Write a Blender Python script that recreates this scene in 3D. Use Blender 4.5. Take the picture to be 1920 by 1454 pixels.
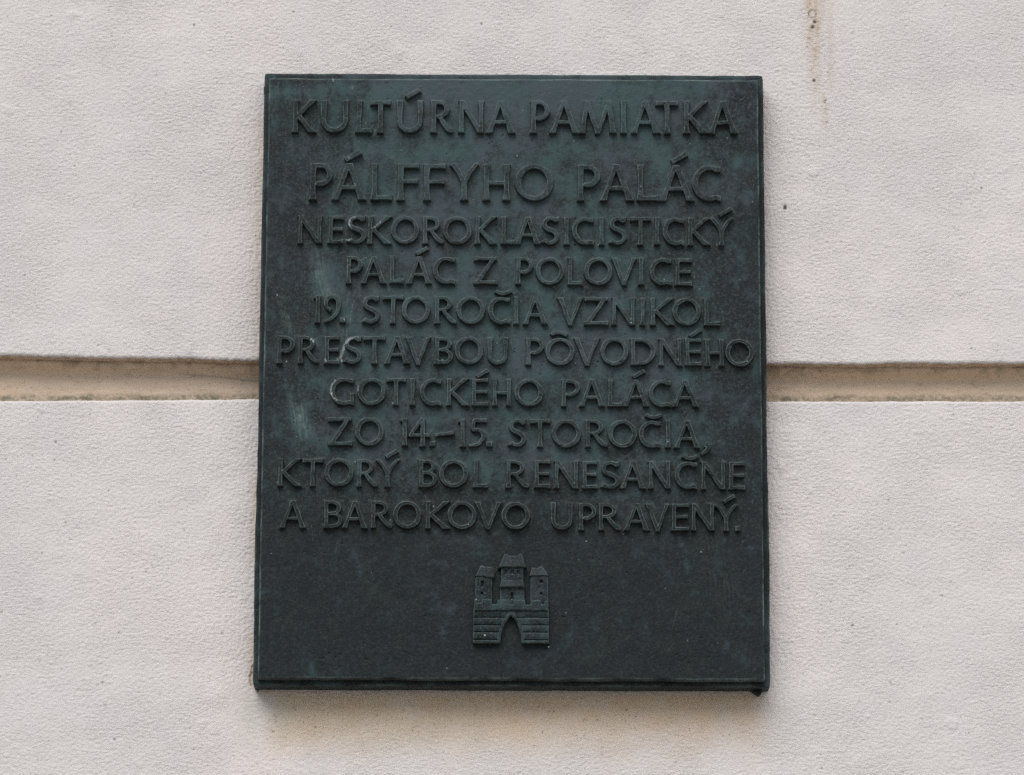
import bpy, math
import numpy as np

for o in list(bpy.data.objects):
    bpy.data.objects.remove(o, do_unlink=True)
SC = bpy.context.scene
COL = SC.collection
Z0 = 3.0                       # height of the plaque's centre above the pavement (m)
R = math.radians

# ------------------------------------------------------------------ camera
cam_d = bpy.data.cameras.new('camera')
cam = bpy.data.objects.new('camera', cam_d)
COL.objects.link(cam)
cam.location = (-0.01402, -4.84344, Z0 - 1.30604)
cam.rotation_euler = (R(90 + 15), 0.0, -0.0027369)
cam_d.sensor_width = 36.0
cam_d.lens = 7898.1 / 1920 * 36.0
cam_d.clip_start = 0.1
cam_d.clip_end = 200.0
SC.camera = cam

# ------------------------------------------------------------------ light: bright overcast day
SUN_EL, SUN_AZ = 47.0, -24.0   # azimuth measured from straight in front of the wall, minus = from the left
world = bpy.data.worlds.new('World')
SC.world = world
world.use_nodes = True
wn = world.node_tree
bg = wn.nodes['Background']
sky = wn.nodes.new('ShaderNodeTexSky')
sky.sky_type = 'NISHITA'
sky.sun_disc = False
sky.sun_elevation = R(SUN_EL)
sky.sun_rotation = R(180 + SUN_AZ)
sky.air_density = 1.0
sky.dust_density = 2.0
sky.ozone_density = 1.0
wn.links.new(sky.outputs[0], bg.inputs[0])
bg.inputs[1].default_value = 0.085
sun_d = bpy.data.lights.new('sun', 'SUN')
sun_d.energy = 1.5
sun_d.angle = R(40)
sun_d.color = (1.0, 0.965, 0.915)
sun = bpy.data.objects.new('sun', sun_d)
COL.objects.link(sun)
sun.location = (-1, -3, Z0 + 4)
sun.rotation_euler = (R(90 - SUN_EL), 0, R(SUN_AZ))
SC.view_settings.view_transform = 'Standard'
SC.view_settings.look = 'None'
SC.view_settings.exposure = 0.71
SC.view_settings.gamma = 1.0
SC.view_settings.use_curve_mapping = False
SC.cycles.use_denoising = False
SC.cycles.max_bounces = 6
SC.cycles.diffuse_bounces = 4

rng = np.random.default_rng(7)

# ------------------------------------------------------------------ numpy helpers
def _hash(ix, iy, seed):
    h = (ix.astype(np.int64) * 374761393 + iy.astype(np.int64) * 668265263 + seed * 982451653) & 0xffffffff
    h = ((h ^ (h >> 13)) * 1274126177) & 0xffffffff
    h = h ^ (h >> 16)
    return h

def perlin(x, y, seed=0):
    ix = np.floor(x); iy = np.floor(y)
    fx = x - ix; fy = y - iy
    u = fx * fx * fx * (fx * (fx * 6 - 15) + 10)
    v = fy * fy * fy * (fy * (fy * 6 - 15) + 10)
    def g(dx, dy):
        a = _hash(ix + dx, iy + dy, seed).astype(np.float64) * (2 * np.pi / 4294967296.0)
        return np.cos(a) * (fx - dx) + np.sin(a) * (fy - dy)
    a = g(0, 0); b = g(1, 0); c = g(0, 1); d = g(1, 1)
    return 1.5 * ((a + (b - a) * u) * (1 - v) + (c + (d - c) * u) * v)

def fbm(x, y, seed=0, octaves=3, gain=0.5):
    t = 0; a = 1.0; f = 1.0
    for k in range(octaves):
        t = t + a * perlin(x * f, y * f, seed + k * 17)
        a *= gain; f *= 2.03
    return t

def sstep(a, b, x):
    t = np.clip((x - a) / (b - a), 0, 1)
    return t * t * (3 - 2 * t)

def splat(X, Y, pts, out, soft=0.35):
    """soft round spots (x, y, radius, value) written into the array out, X and Y being sorted axes"""
    for (px, py, r, val) in pts:
        i0, i1 = np.searchsorted(X, [px - r * 1.6, px + r * 1.6])
        j0, j1 = np.searchsorted(Y, [py - r * 1.6, py + r * 1.6])
        if i1 <= i0 or j1 <= j0:
            continue
        d = np.hypot(X[None, i0:i1] - px, Y[j0:j1, None] - py) / r
        w = val * (1 - sstep(1 - soft, 1 + soft, d))
        out[j0:j1, i0:i1] = np.maximum(out[j0:j1, i0:i1], w)

def grid_mesh(name, P, mat, parent=None, keep=None, attrs=None):
    """P: (rows, columns, 3), rows going up, columns going right; one mesh object, smooth shaded"""
    nj, ni = P.shape[:2]
    idx = np.arange(nj * ni, dtype=np.int64).reshape(nj, ni)
    q = np.stack([idx[:-1, :-1], idx[:-1, 1:], idx[1:, 1:], idx[1:, :-1]], -1)
    q = q[keep] if keep is not None else q.reshape(-1, 4)
    used = np.unique(q)
    remap = np.zeros(nj * ni, dtype=np.int64)
    remap[used] = np.arange(len(used))
    q = remap[q]
    co = P.reshape(-1, 3)[used]
    me = bpy.data.meshes.new(name)
    me.vertices.add(len(co)); me.vertices.foreach_set('co', co.astype(np.float32).ravel())
    me.loops.add(q.size); me.loops.foreach_set('vertex_index', q.astype(np.int32).ravel())
    me.polygons.add(len(q)); me.polygons.foreach_set('loop_start', np.arange(0, q.size, 4, dtype=np.int32))
    me.update(calc_edges=True)
    me.polygons.foreach_set('use_smooth', np.ones(len(q), dtype=bool))
    for k, a in (attrs or {}).items():
        at = me.attributes.new(k, 'FLOAT', 'POINT')
        at.data.foreach_set('value', np.asarray(a, dtype=np.float32).ravel()[used])
    me.materials.append(mat)
    o = bpy.data.objects.new(name, me)
    COL.objects.link(o)
    if parent:
        o.parent = parent
    return o

def empty(name, parent=None):
    o = bpy.data.objects.new(name, None)
    o.empty_display_size = 0.05
    COL.objects.link(o)
    if parent:
        o.parent = parent
    return o

# ------------------------------------------------------------------ materials
class Nodes:
    def __init__(self, name):
        self.m = bpy.data.materials.new(name); self.m.use_nodes = True
        self.t = self.m.node_tree
        self.b = self.t.nodes['Principled BSDF']
        self.co = self.t.nodes.new('ShaderNodeTexCoord').outputs['Object']
    def n(self, kind, **kw):
        x = self.t.nodes.new(kind)
        for k, v in kw.items():
            setattr(x, k, v)
        return x
    def put(self, sock, v):
        if isinstance(v, bpy.types.NodeSocket):
            self.t.links.new(v, sock)
        else:
            sock.default_value = v
    def mapping(self, scale):
        x = self.n('ShaderNodeMapping'); self.put(x.inputs['Vector'], self.co)
        x.inputs['Scale'].default_value = scale
        return x.outputs[0]
    def noise(self, scale, detail=4, rough=0.55, vec=None, dist=0.0):
        x = self.n('ShaderNodeTexNoise'); self.put(x.inputs['Vector'], vec or self.co)
        x.inputs['Scale'].default_value = scale; x.inputs['Detail'].default_value = detail
        x.inputs['Roughness'].default_value = rough; x.inputs['Distortion'].default_value = dist
        return x.outputs['Fac']
    def attr(self, name):
        return self.n('ShaderNodeAttribute', attribute_name=name).outputs['Fac']
    def ramp(self, f, a, b, lo=0.0, hi=1.0):
        x = self.n('ShaderNodeMapRange', interpolation_type='SMOOTHSTEP')
        self.put(x.inputs[0], f)
        for k, v in zip((1, 2, 3, 4), (a, b, lo, hi)):
            x.inputs[k].default_value = v
        return x.outputs[0]
    def math(self, op, a, b=0.0):
        x = self.n('ShaderNodeMath', operation=op)
        self.put(x.inputs[0], a); self.put(x.inputs[1], b)
        return x.outputs[0]
    def mix(self, f, a, b, blend='MIX'):
        x = self.n('ShaderNodeMix', data_type='RGBA', blend_type=blend)
        self.put(x.inputs[0], f)
        for s, v in ((x.inputs[6], a), (x.inputs[7], b)):
            self.put(s, v if isinstance(v, bpy.types.NodeSocket) else (*v, 1.0))
        return x.outputs[2]
    def bump(self, h, dist, strength=1.0, normal=None):
        x = self.n('ShaderNodeBump')
        x.inputs['Strength'].default_value = strength
        x.inputs['Distance'].default_value = dist
        self.put(x.inputs['Height'], h)
        if normal:
            self.put(x.inputs['Normal'], normal)
        return x.outputs[0]

def bronze_material():
    k = Nodes('patinated_bronze')
    dark, teal, blue, brown = (.0058, .0096, .0114), (.034, .068, .071), (.042, .063, .074), (.032, .028, .021)
    big = k.noise(15.0, 7, .66, dist=.5)
    mid = k.noise(55.0, 6, .68)
    brush = k.noise(70.0, 4, .6, k.mapping((1.0, 1.0, .3)), dist=.8)
    fine = k.noise(400.0, 4, .7)
    grain = k.noise(1300.0, 2, .6)
    pat = k.attr('patina')
    f = k.math('ADD', k.ramp(big, .36, .64, 0, .34), k.math('MULTIPLY', k.math('SUBTRACT', mid, .5), 2.3))
    f = k.math('ADD', f, k.math('MULTIPLY', k.math('SUBTRACT', brush, .5), .8))
    f = k.math('ADD', f, k.math('SUBTRACT', pat, .04))
    f = k.ramp(f, 0.0, 1.0)
    hue = k.ramp(k.noise(17.0, 3, .5), .40, .62)
    c = k.mix(f, dark, k.mix(hue, teal, blue))
    g = k.math('MULTIPLY', k.attr('grime'), k.ramp(k.noise(70.0, 4, .6), .38, .62))
    c = k.mix(k.math('MULTIPLY', g, .75), c, brown)
    c = k.mix(k.math('MULTIPLY', k.ramp(fine, .48, .68, 0, .75), k.ramp(pat, -.25, .25, .35, 1.0)), c, k.mix(hue, (.050, .074, .071), (.056, .066, .070)))
    c = k.mix(k.ramp(grain, .56, .74, 0, .45), c, (.070, .088, .084))
    e = k.math('MULTIPLY', k.attr('edge'), k.ramp(k.noise(150.0, 3, .6), .30, .60, .25, 1.0))
    c = k.mix(k.math('MULTIPLY', e, 1.0), c, (.140, .186, .176))
    c = k.mix(k.attr('pit'), c, (.006, .007, .008))
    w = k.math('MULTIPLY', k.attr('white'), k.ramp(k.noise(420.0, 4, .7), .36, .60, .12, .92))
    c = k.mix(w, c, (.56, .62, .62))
    k.put(k.b.inputs['Base Color'], c)
    k.put(k.b.inputs['Roughness'], k.ramp(mid, .3, .7, .46, .66))
    k.b.inputs['Metallic'].default_value = 0.12
    k.b.inputs['Specular IOR Level'].default_value = 0.20
    n1 = k.bump(k.noise(150.0, 4, .6), .0008, .4)
    n2 = k.bump(k.noise(600.0, 3, .65), .00045, .5, n1)
    k.put(k.b.inputs['Normal'], n2)
    return k.m

def plaster_material():
    k = Nodes('painted_plaster')
    big = k.noise(2.6, 4, .5); med = k.noise(14.0, 4, .55); fine = k.noise(260.0, 3, .6)
    c = k.mix(k.ramp(big, .38, .64), (.625, .597, .580), (.660, .624, .600))
    c = k.mix(k.ramp(med, .45, .70, 0, .55), c, (.615, .592, .590))
    c = k.mix(k.math('MULTIPLY', k.attr('pink'), .38), c, (.70, .60, .575))
    c = k.mix(k.ramp(fine, .58, .76, 0, .30), c, (.42, .385, .35))
    s = k.math('MULTIPLY', k.attr('ochre'), k.ramp(k.noise(30.0, 5, .65), .30, .62, .70, 1.0))
    c = k.mix(s, c, (.600, .468, .330))
    gr = k.math('MULTIPLY', k.attr('green'), k.ramp(k.noise(40.0, 4, .6), .35, .65, .3, 1.0))
    c = k.mix(gr, c, (.46, .47, .39))
    d = k.math('MULTIPLY', k.attr('rust'), k.ramp(k.noise(260.0, 4, .7), .34, .66, .42, 1.0))
    c = k.mix(d, c, (.47, .35, .225))
    c = k.mix(k.attr('pit'), c, (.070, .058, .045))
    k.put(k.b.inputs['Base Color'], c)
    k.b.inputs['Roughness'].default_value = .88
    k.b.inputs['Specular IOR Level'].default_value = .2
    n1 = k.bump(k.math('MULTIPLY', k.noise(270.0, 5, .68, k.mapping((.55, 1, 1.25)), dist=.25), k.ramp(k.noise(9.0, 3, .6), .35, .65, .45, 1.25)), .0030, .62)
    n2 = k.bump(k.noise(820.0, 3, .6, k.mapping((.7, 1, 1.1))), .0011, .6, n1)
    k.put(k.b.inputs['Normal'], n2)
    return k.m

def recess_material():
    k = Nodes('ochre_plaster')
    c = k.mix(k.ramp(k.noise(11.0, 5, .6, k.mapping((.5, 1, 1.5))), .36, .66), (.610, .490, .370), (.560, .465, .365))
    c = k.mix(k.ramp(k.noise(90.0, 4, .65, k.mapping((.5, 1, 1.6))), .57, .72, 0, .5), c, (.300, .225, .155))
    c = k.mix(k.ramp(k.noise(420.0, 3, .6), .60, .72, 0, .55), c, (.20, .155, .11))
    dirt = k.math('MULTIPLY', k.attr('dirt'), k.ramp(k.noise(190.0, 4, .7), .30, .62, .25, 1.0))
    c = k.mix(dirt, c, (.175, .165, .125))
    c = k.mix(k.attr('pit'), c, (.070, .058, .045))
    k.put(k.b.inputs['Base Color'], c)
    k.b.inputs['Roughness'].default_value = .9
    k.b.inputs['Specular IOR Level'].default_value = .2
    n1 = k.bump(k.noise(300.0, 4, .6), .0012, .5)
    k.put(k.b.inputs['Normal'], n1)
    return k.m

BRONZE = bronze_material()
PLASTER = plaster_material()
OCHRE = recess_material()

# ------------------------------------------------------------------ the rendered wall, with one horizontal joint
def axis(lo, hi, step, far, grow=1.18):
    a = list(np.arange(lo, hi + step * .5, step))
    s = step
    while a[-1] < far:
        s = min(s * grow, .12); a.append(a[-1] + s)
    s = step
    b = []
    x = a[0]
    while x > -far:
        s = min(s * grow, .12); x -= s; b.append(x)
    return np.array(b[::-1] + a)

XW = axis(-.665, .665, .0012, 1.9)
UP_X = [-2.0, -.611, -.459, -.306, .304, .61, 2.0]
UP_Z = [.0315, .0302, .0276, .0245, .0210, .0212, .0212]
LO_X = [-2.0, -.61, -.44, -.305, .304, .608, 2.0]
LO_Z = [-.0252, -.0246, -.0236, -.0225, -.0250, -.0242, -.0245]

def ragged(x, seed, amp):
    return amp * (1.0 * perlin(x * 22, x * 0 + .3, seed) + .55 * perlin(x * 90, x * 0 + .7, seed + 1)
                  + .35 * perlin(x * 310, x * 0 + .1, seed + 2))

zu = np.interp(XW, UP_X, UP_Z) + ragged(XW, 3, .0011)
zl = np.interp(XW, LO_X, LO_Z) + ragged(XW, 9, .0007)

def plaster_relief(X, Z):
    """height of the trowelled plaster out of the wall (m) at wall coordinates X, Z measured from the plaque's centre"""
    side = np.exp(-np.clip(np.abs(X) - .30, 0, 9) / .045) * (sstep(.40, .33, np.abs(Z)))
    wx = X + .0022 * perlin(X * 120, Z * 120, 40); wz = Z + .0016 * perlin(X * 120, Z * 120, 41)
    sel = fbm(X * 5.5, Z * 7.5, 31, 2)
    hor = 0
    wsum = 0
    for q, (ang, mid) in enumerate(((-.30, -.55), (-.08, 0.0), (.20, .50))):     # float marks run level, or a little up or down
        c, s = math.cos(ang), math.sin(ang)
        a = wx * c + wz * s; b = -wx * s + wz * c
        m = np.exp(-((sel - mid) / .30) ** 2) + .02
        n = fbm(a * 230, b * 430, 51 + 7 * q, 2, .7)
        n = n - .55 * sstep(.05, .55, perlin(a * 120, b * 290, 57 + 7 * q))
        hor = hor + m * n; wsum = wsum + m
    hor = hor / wsum
    iso = fbm(X * 300, Z * 300, 61, 2, .6)
    ver = fbm(X * 330, Z * 60, 67, 2, .5)
    amp = .75 + .5 * fbm(X * 7, Z * 7, 71, 2)
    h = (1 - side) * hor * .00038 * amp + side * (iso * .00052 + ver * .00050) + iso * .00034
    h += .0009 * fbm(X * 9, Z * 12, 81, 3) + .0011 * perlin(X * 3, Z * 3, 85)
    bl = perlin(X * 40, Z * 40, 91)
    h += .0009 * sstep(.62, .95, bl)                            # odd crumbs of mortar
    return h

def course(name, rows, z_edge, up):
    """one course of the wall: a face at y = 0 whose joint-side lip is rounded and runs back into the joint"""
    RL = .0045 if up else .0038
    DEPTH = .036
    a = np.linspace(0, np.pi / 2, 7)
    if up:
        lip_z = RL - RL * np.sin(a); lip_y = RL - RL * np.cos(a)
        prof = [(y, 0.0 + .0006 * i) for i, y in enumerate(np.linspace(DEPTH, RL, 9)[:-1][::1])]
        prof = [(y, .0035 * (y - RL) / DEPTH) for y, _ in prof] + [(y, z) for y, z in zip(lip_y[::-1], lip_z[::-1])]
        prof += [(0.0, RL + r) for r in rows[1:]]
    else:
        lip_z = -RL + RL * np.sin(a); lip_y = RL - RL * np.cos(a)
        prof = [(0.0, -RL - r) for r in rows[:0:-1]] + [(y, z) for y, z in zip(lip_y, lip_z)]
        prof += [(y, .0015 * (y - RL) / DEPTH) for y in np.linspace(RL, DEPTH, 9)[1:]]
    prof = np.array(prof)
    Y = np.repeat(prof[:, 0:1], len(XW), 1)
    Zr = z_edge[None, :] + prof[:, 1:2]
    X = np.repeat(XW[None, :], len(prof), 0)
    h = plaster_relief(X, Zr - Y)
    front = 1 - sstep(.0, .02, Y)
    # pits and specks
    pit = np.zeros_like(X); sc = np.zeros_like(X)
    zax = prof[:, 1] + (np.median(z_edge))
    order = np.argsort(zax, kind='stable')
    r = np.random.default_rng(11 if up else 12)
    pts = []
    for _ in range(1500 if up else 1350):
        pts.append((r.uniform(-.66, .66), r.uniform(.03, .52) * (1 if up else -1), r.choice([.0005, .0007, .0010, .0014], p=[.52, .33, .12, .03]), r.uniform(.12, .85) ** 1.6))
    if not up:
        for _ in range(190):                                    # specks gather on the stained strip below the plaque
            pts.append((r.uniform(-.29, .29), -.384 - abs(r.normal(0, .035)), r.uniform(.0004, .0011), r.uniform(.15, .7)))
    else:
        pts += [(.328, .2174, .0022, 1.0), (.3282, .2195, .0018, 1.0)]
        for _ in range(70):                                    # black crumbs in the drip mark
            pts.append((.369 + r.normal(0, .011), .30 + .2 * r.random() ** .6, r.uniform(.0004, .0010), r.uniform(.15, .6)))
        for (px, pz, pr) in ((.3655, .4495, .0024), (.368, .456, .0022), (.366, .3805, .0020), (.3795, .355, .0010), (.3785, .3525, .0008)):
            pts.append((px, pz, pr, .95))
        for t in np.linspace(0, 2 * np.pi, 15)[:-1]:
            pts.append((.3655 + .0045 * np.cos(t), .4660 + .0052 * np.sin(t), .0010, r.uniform(.35, .9)))
    Zs = zax[order]
    tmp = np.zeros_like(pit)
    splat(XW, Zs, pts, tmp, .45)
    pit[order] = tmp
    pit *= front
    h = h - pit * .0007
    for (bx, bz, br, bh) in ((.3055 + .0125, -.105, .005, .0016), (.333, -.118, .005, .0012), (-.345, -.3835, .012, .0016), (.352, -.135, .004, .0010)):
        h = h + bh * np.exp(-(((X - bx) / br) ** 2 + ((Zr - bz) / br) ** 2))
    # stains with shapes of their own
    ochre = np.zeros_like(X); green = np.zeros_like(X); rust = np.zeros_like(X)
    wob = fbm(X * 11, Zr * 11, 121, 3)
    if not up:
        dz = -.3805 - Zr
        low = .068 + .013 * wob
        within = sstep(-.300, -.262, X) * sstep(.310, .268, X)
        ochre = within * sstep(-.004, .004, dz) * (1 - sstep(.25, 1.35, dz / low)) * 1.0
        ochre = np.maximum(ochre, .55 * sstep(.316, .3005, np.abs(X)) * sstep(-.375, -.34, Zr) * sstep(.05, .4, wob + .3) * (X < 0))
        green = np.exp(-(((X + .285) / .045) ** 2 + ((Zr + .405) / .035) ** 2)) * .55
        green = np.maximum(green, .30 * np.exp(-(((X + .16) / .10) ** 2 + ((Zr + .425) / .02) ** 2)))
        jag = .0030 * fbm(X * 110, Zr * 110, 163, 3)
        chip = sstep(.0112, .0100, np.hypot((X + .2985 + .6 * jag) * 1.15, (Zr + .3585) * .72) + jag)
        rust = np.maximum(rust, chip * .8)
        rim = chip * (1 - chip) * 4
        pit = np.maximum(pit, rim * .45)
        h = h - chip * .0018
    else:
        drip = np.exp(-(((X - .3665 - .010 * (.48 - Zr) + .002 * wob) / (.0085 + .04 * np.clip(Zr - .41, 0, 1))) ** 2))
        drip2 = np.exp(-(((X - .3860 + .018 * (.40 - Zr)) / .0042) ** 2)) * sstep(.345, .38, Zr) * .38
        drip3 = np.exp(-(((X - .3770 - .06 * (.36 - Zr)) / .0040) ** 2)) * sstep(.310, .325, Zr) * sstep(.372, .35, Zr) * .6
        rust = np.maximum.reduce([drip * sstep(.335, .47, Zr) * .62 + drip * sstep(.325, .36, Zr) * .25, drip2, drip3])
        rust *= .95 + .7 * fbm(X * 160, Zr * 45, 131, 2)
        rust = np.clip(rust, 0, 1)
        ochre = .35 * sstep(.318, .301, np.abs(X)) * sstep(.345, .30, Zr) * (X < 0)
    # dirty lip and the run back into the joint
    lipd = sstep(.0010, .0040, Y) if up else sstep(.006, .014, Y)
    ochre = np.maximum(ochre, lipd * .95)
    pit = np.maximum(pit, (sstep(.0005, .0030, Y) * (1 - sstep(.010, .030, Y))) * .38 * sstep(-.1, .5, fbm(X * 130, Zr * 90 + Y * 200, 141, 3) + .28) * (1.0 if up else .25))
    pink = np.clip(sstep(.2, .9, fbm(X * 5, Zr * 5, 151, 2) + .25) * np.exp(-np.clip(np.abs(X) - .30, 0, 9) / .06) * 1.1 * (X < 0) + .15 * sstep(.2, .7, fbm(X * 2.5, Zr * 2.5, 155, 2)), 0, 1)
    P = np.empty(X.shape + (3,))
    P[..., 0] = X
    P[..., 1] = Y - h * (1 - .7 * (1 - front))
    P[..., 2] = Zr - (1 - front) * h * .7 * (1 if up else -1)
    return grid_mesh(name, P, PLASTER, None, None, dict(pit=pit, ochre=ochre, green=green, rust=rust, pink=pink))

rows_up = axis(0, .50, .0012, 1.7); rows_up = rows_up[rows_up >= -1e-9]
rows_lo = axis(0, .475, .0012, 2.95); rows_lo = rows_lo[rows_lo >= -1e-9]
wall = empty('rendered_wall'); wall.location = (0, 0, Z0)
wall['label'] = 'pale pinkish rendered wall with one horizontal ochre joint running behind the plaque'
wall['category'] = 'wall'
oc = course('upper_course', rows_up, zu, True); oc.parent = wall
oc = course('lower_course', rows_lo, zl, False); oc.parent = wall
# the back of the joint
zj = np.concatenate([np.arange(-.034, .040, .0011)])
Xj, Zj = np.meshgrid(XW, zj)
hj = .0012 * fbm(Xj * 30, Zj * 60, 201, 3) + .00035 * fbm(Xj * 160, Zj * 420, 205, 2)
cove = .020 * sstep(.013, -.0, (zu[None, :] - Zj)) + .005 * sstep(.008, 0, (Zj - zl[None, :]))
crack_z = np.interp(Xj, [-.62, -.59, -.56], [.004, .002, .001])
cr = np.exp(-(((Zj - np.interp(Xj, [-.40, -.36, -.32, -.305], [.0165, .0135, .0085, .0075]) - .0006 * perlin(Xj * 150, Zj * 0, 3)) / .0007) ** 2)) * sstep(-.41, -.38, Xj) * (Xj < -.29)
cr = np.maximum(cr, .7 * np.exp(-(((Zj - np.interp(Xj, [.36, .40, .44], [.0178, .0168, .0182]) - .0008 * perlin(Xj * 120, Zj * 0, 4)) / .0008) ** 2)) * sstep(.355, .37, Xj) * sstep(.452, .44, Xj))
pj = np.zeros_like(Xj)
rj = np.random.default_rng(5)
splat(XW, zj, [(rj.uniform(-.63, .63), rj.uniform(-.022, .018), rj.uniform(.0004, .0010), rj.uniform(.2, .75)) for _ in range(210)], pj, .5)
pj = np.maximum(pj, cr * .5)
dz = Zj - zl[None, :]
dirt = (1 - sstep(.0108, .0178 + .004 * fbm(Xj * 25, Xj * 0, 211, 3), dz)) * (.82 + .5 * fbm(Xj * 40, Zj * 0, 215, 3))
dirt = np.maximum(dirt, .55 * sstep(.012, .0, zu[None, :] - Zj) * sstep(-.2, .5, fbm(Xj * 60, Zj * 90, 221, 3)))
P = np.stack([Xj, .030 - hj - cove * .6, Zj], -1)
grid_mesh('joint', P, OCHRE, wall, None, dict(pit=np.clip(pj, 0, 1), dirt=np.clip(dirt, 0, 1)))

# ------------------------------------------------------------------ unseen paving, added below the plaque to throw light up the wall
def bounce_material():
    k = Nodes('bounce_paving')
    c = k.mix(k.ramp(k.noise(3.0, 4, .6), .35, .65), (.25, .225, .20), (.30, .275, .245))
    c = k.mix(k.ramp(k.noise(160.0, 3, .6), .5, .7, 0, .6), c, (.19, .175, .16))
    k.put(k.b.inputs['Base Color'], c)
    k.b.inputs['Roughness'].default_value = .85
    k.put(k.b.inputs['Normal'], k.bump(k.noise(60.0, 4, .6), .004, .5))
    return k.m
gx, gy = np.meshgrid(np.linspace(-9, 9, 37), np.linspace(-12, .03, 25))
pv = grid_mesh('bounce_pavement', np.stack([gx, gy, .004 * fbm(gx * .7, gy * .7, 771, 2)], -1), bounce_material())
pv['kind'] = 'structure'

# ------------------------------------------------------------------ the plaque
plaque = empty('bronze_plaque')
plaque.location = (0, 0, Z0)
plaque.rotation_euler = (0, 0.00346893, 0)
plaque['label'] = 'dark green bronze plaque with ten lines of raised capitals and a small castle'
plaque['category'] = 'plaque'
MM = .001
Y_PLATE, Y_PANEL = -30.0, -44.0          # front planes of the back plate and of the raised panel (mm)

# -- lettering, drawn as flared strokes: each glyph gives interior distance in cap-height units
def g_seg(p0, p1, w=(.085, .066, .085), c0='n', c1='n', fl=.34):
    return ('s', np.array(p0, float), np.array(p1, float), w, c0, c1, fl)

def g_cur(pts, ws, n0=None, n1=None):
    return ('c', np.array(pts, float), np.array(ws, float), n0, n1)

def arc(cx, cy, rx, ry, a0, a1, n=22, tilt=0.0):
    t = np.radians(np.linspace(a0, a1, n))
    x = rx * np.cos(t); y = ry * np.sin(t)
    c, s = math.cos(tilt), math.sin(tilt)
    return np.stack([cx + x * c - y * s, cy + x * s + y * c], -1)

def bez(p0, p1, p2, p3, n=14):
    t = np.linspace(0, 1, n)[:, None]
    p0, p1, p2, p3 = (np.array(p, float) for p in (p0, p1, p2, p3))
    return (1 - t) ** 3 * p0 + 3 * (1 - t) ** 2 * t * p1 + 3 * (1 - t) * t * t * p2 + t ** 3 * p3

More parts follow.
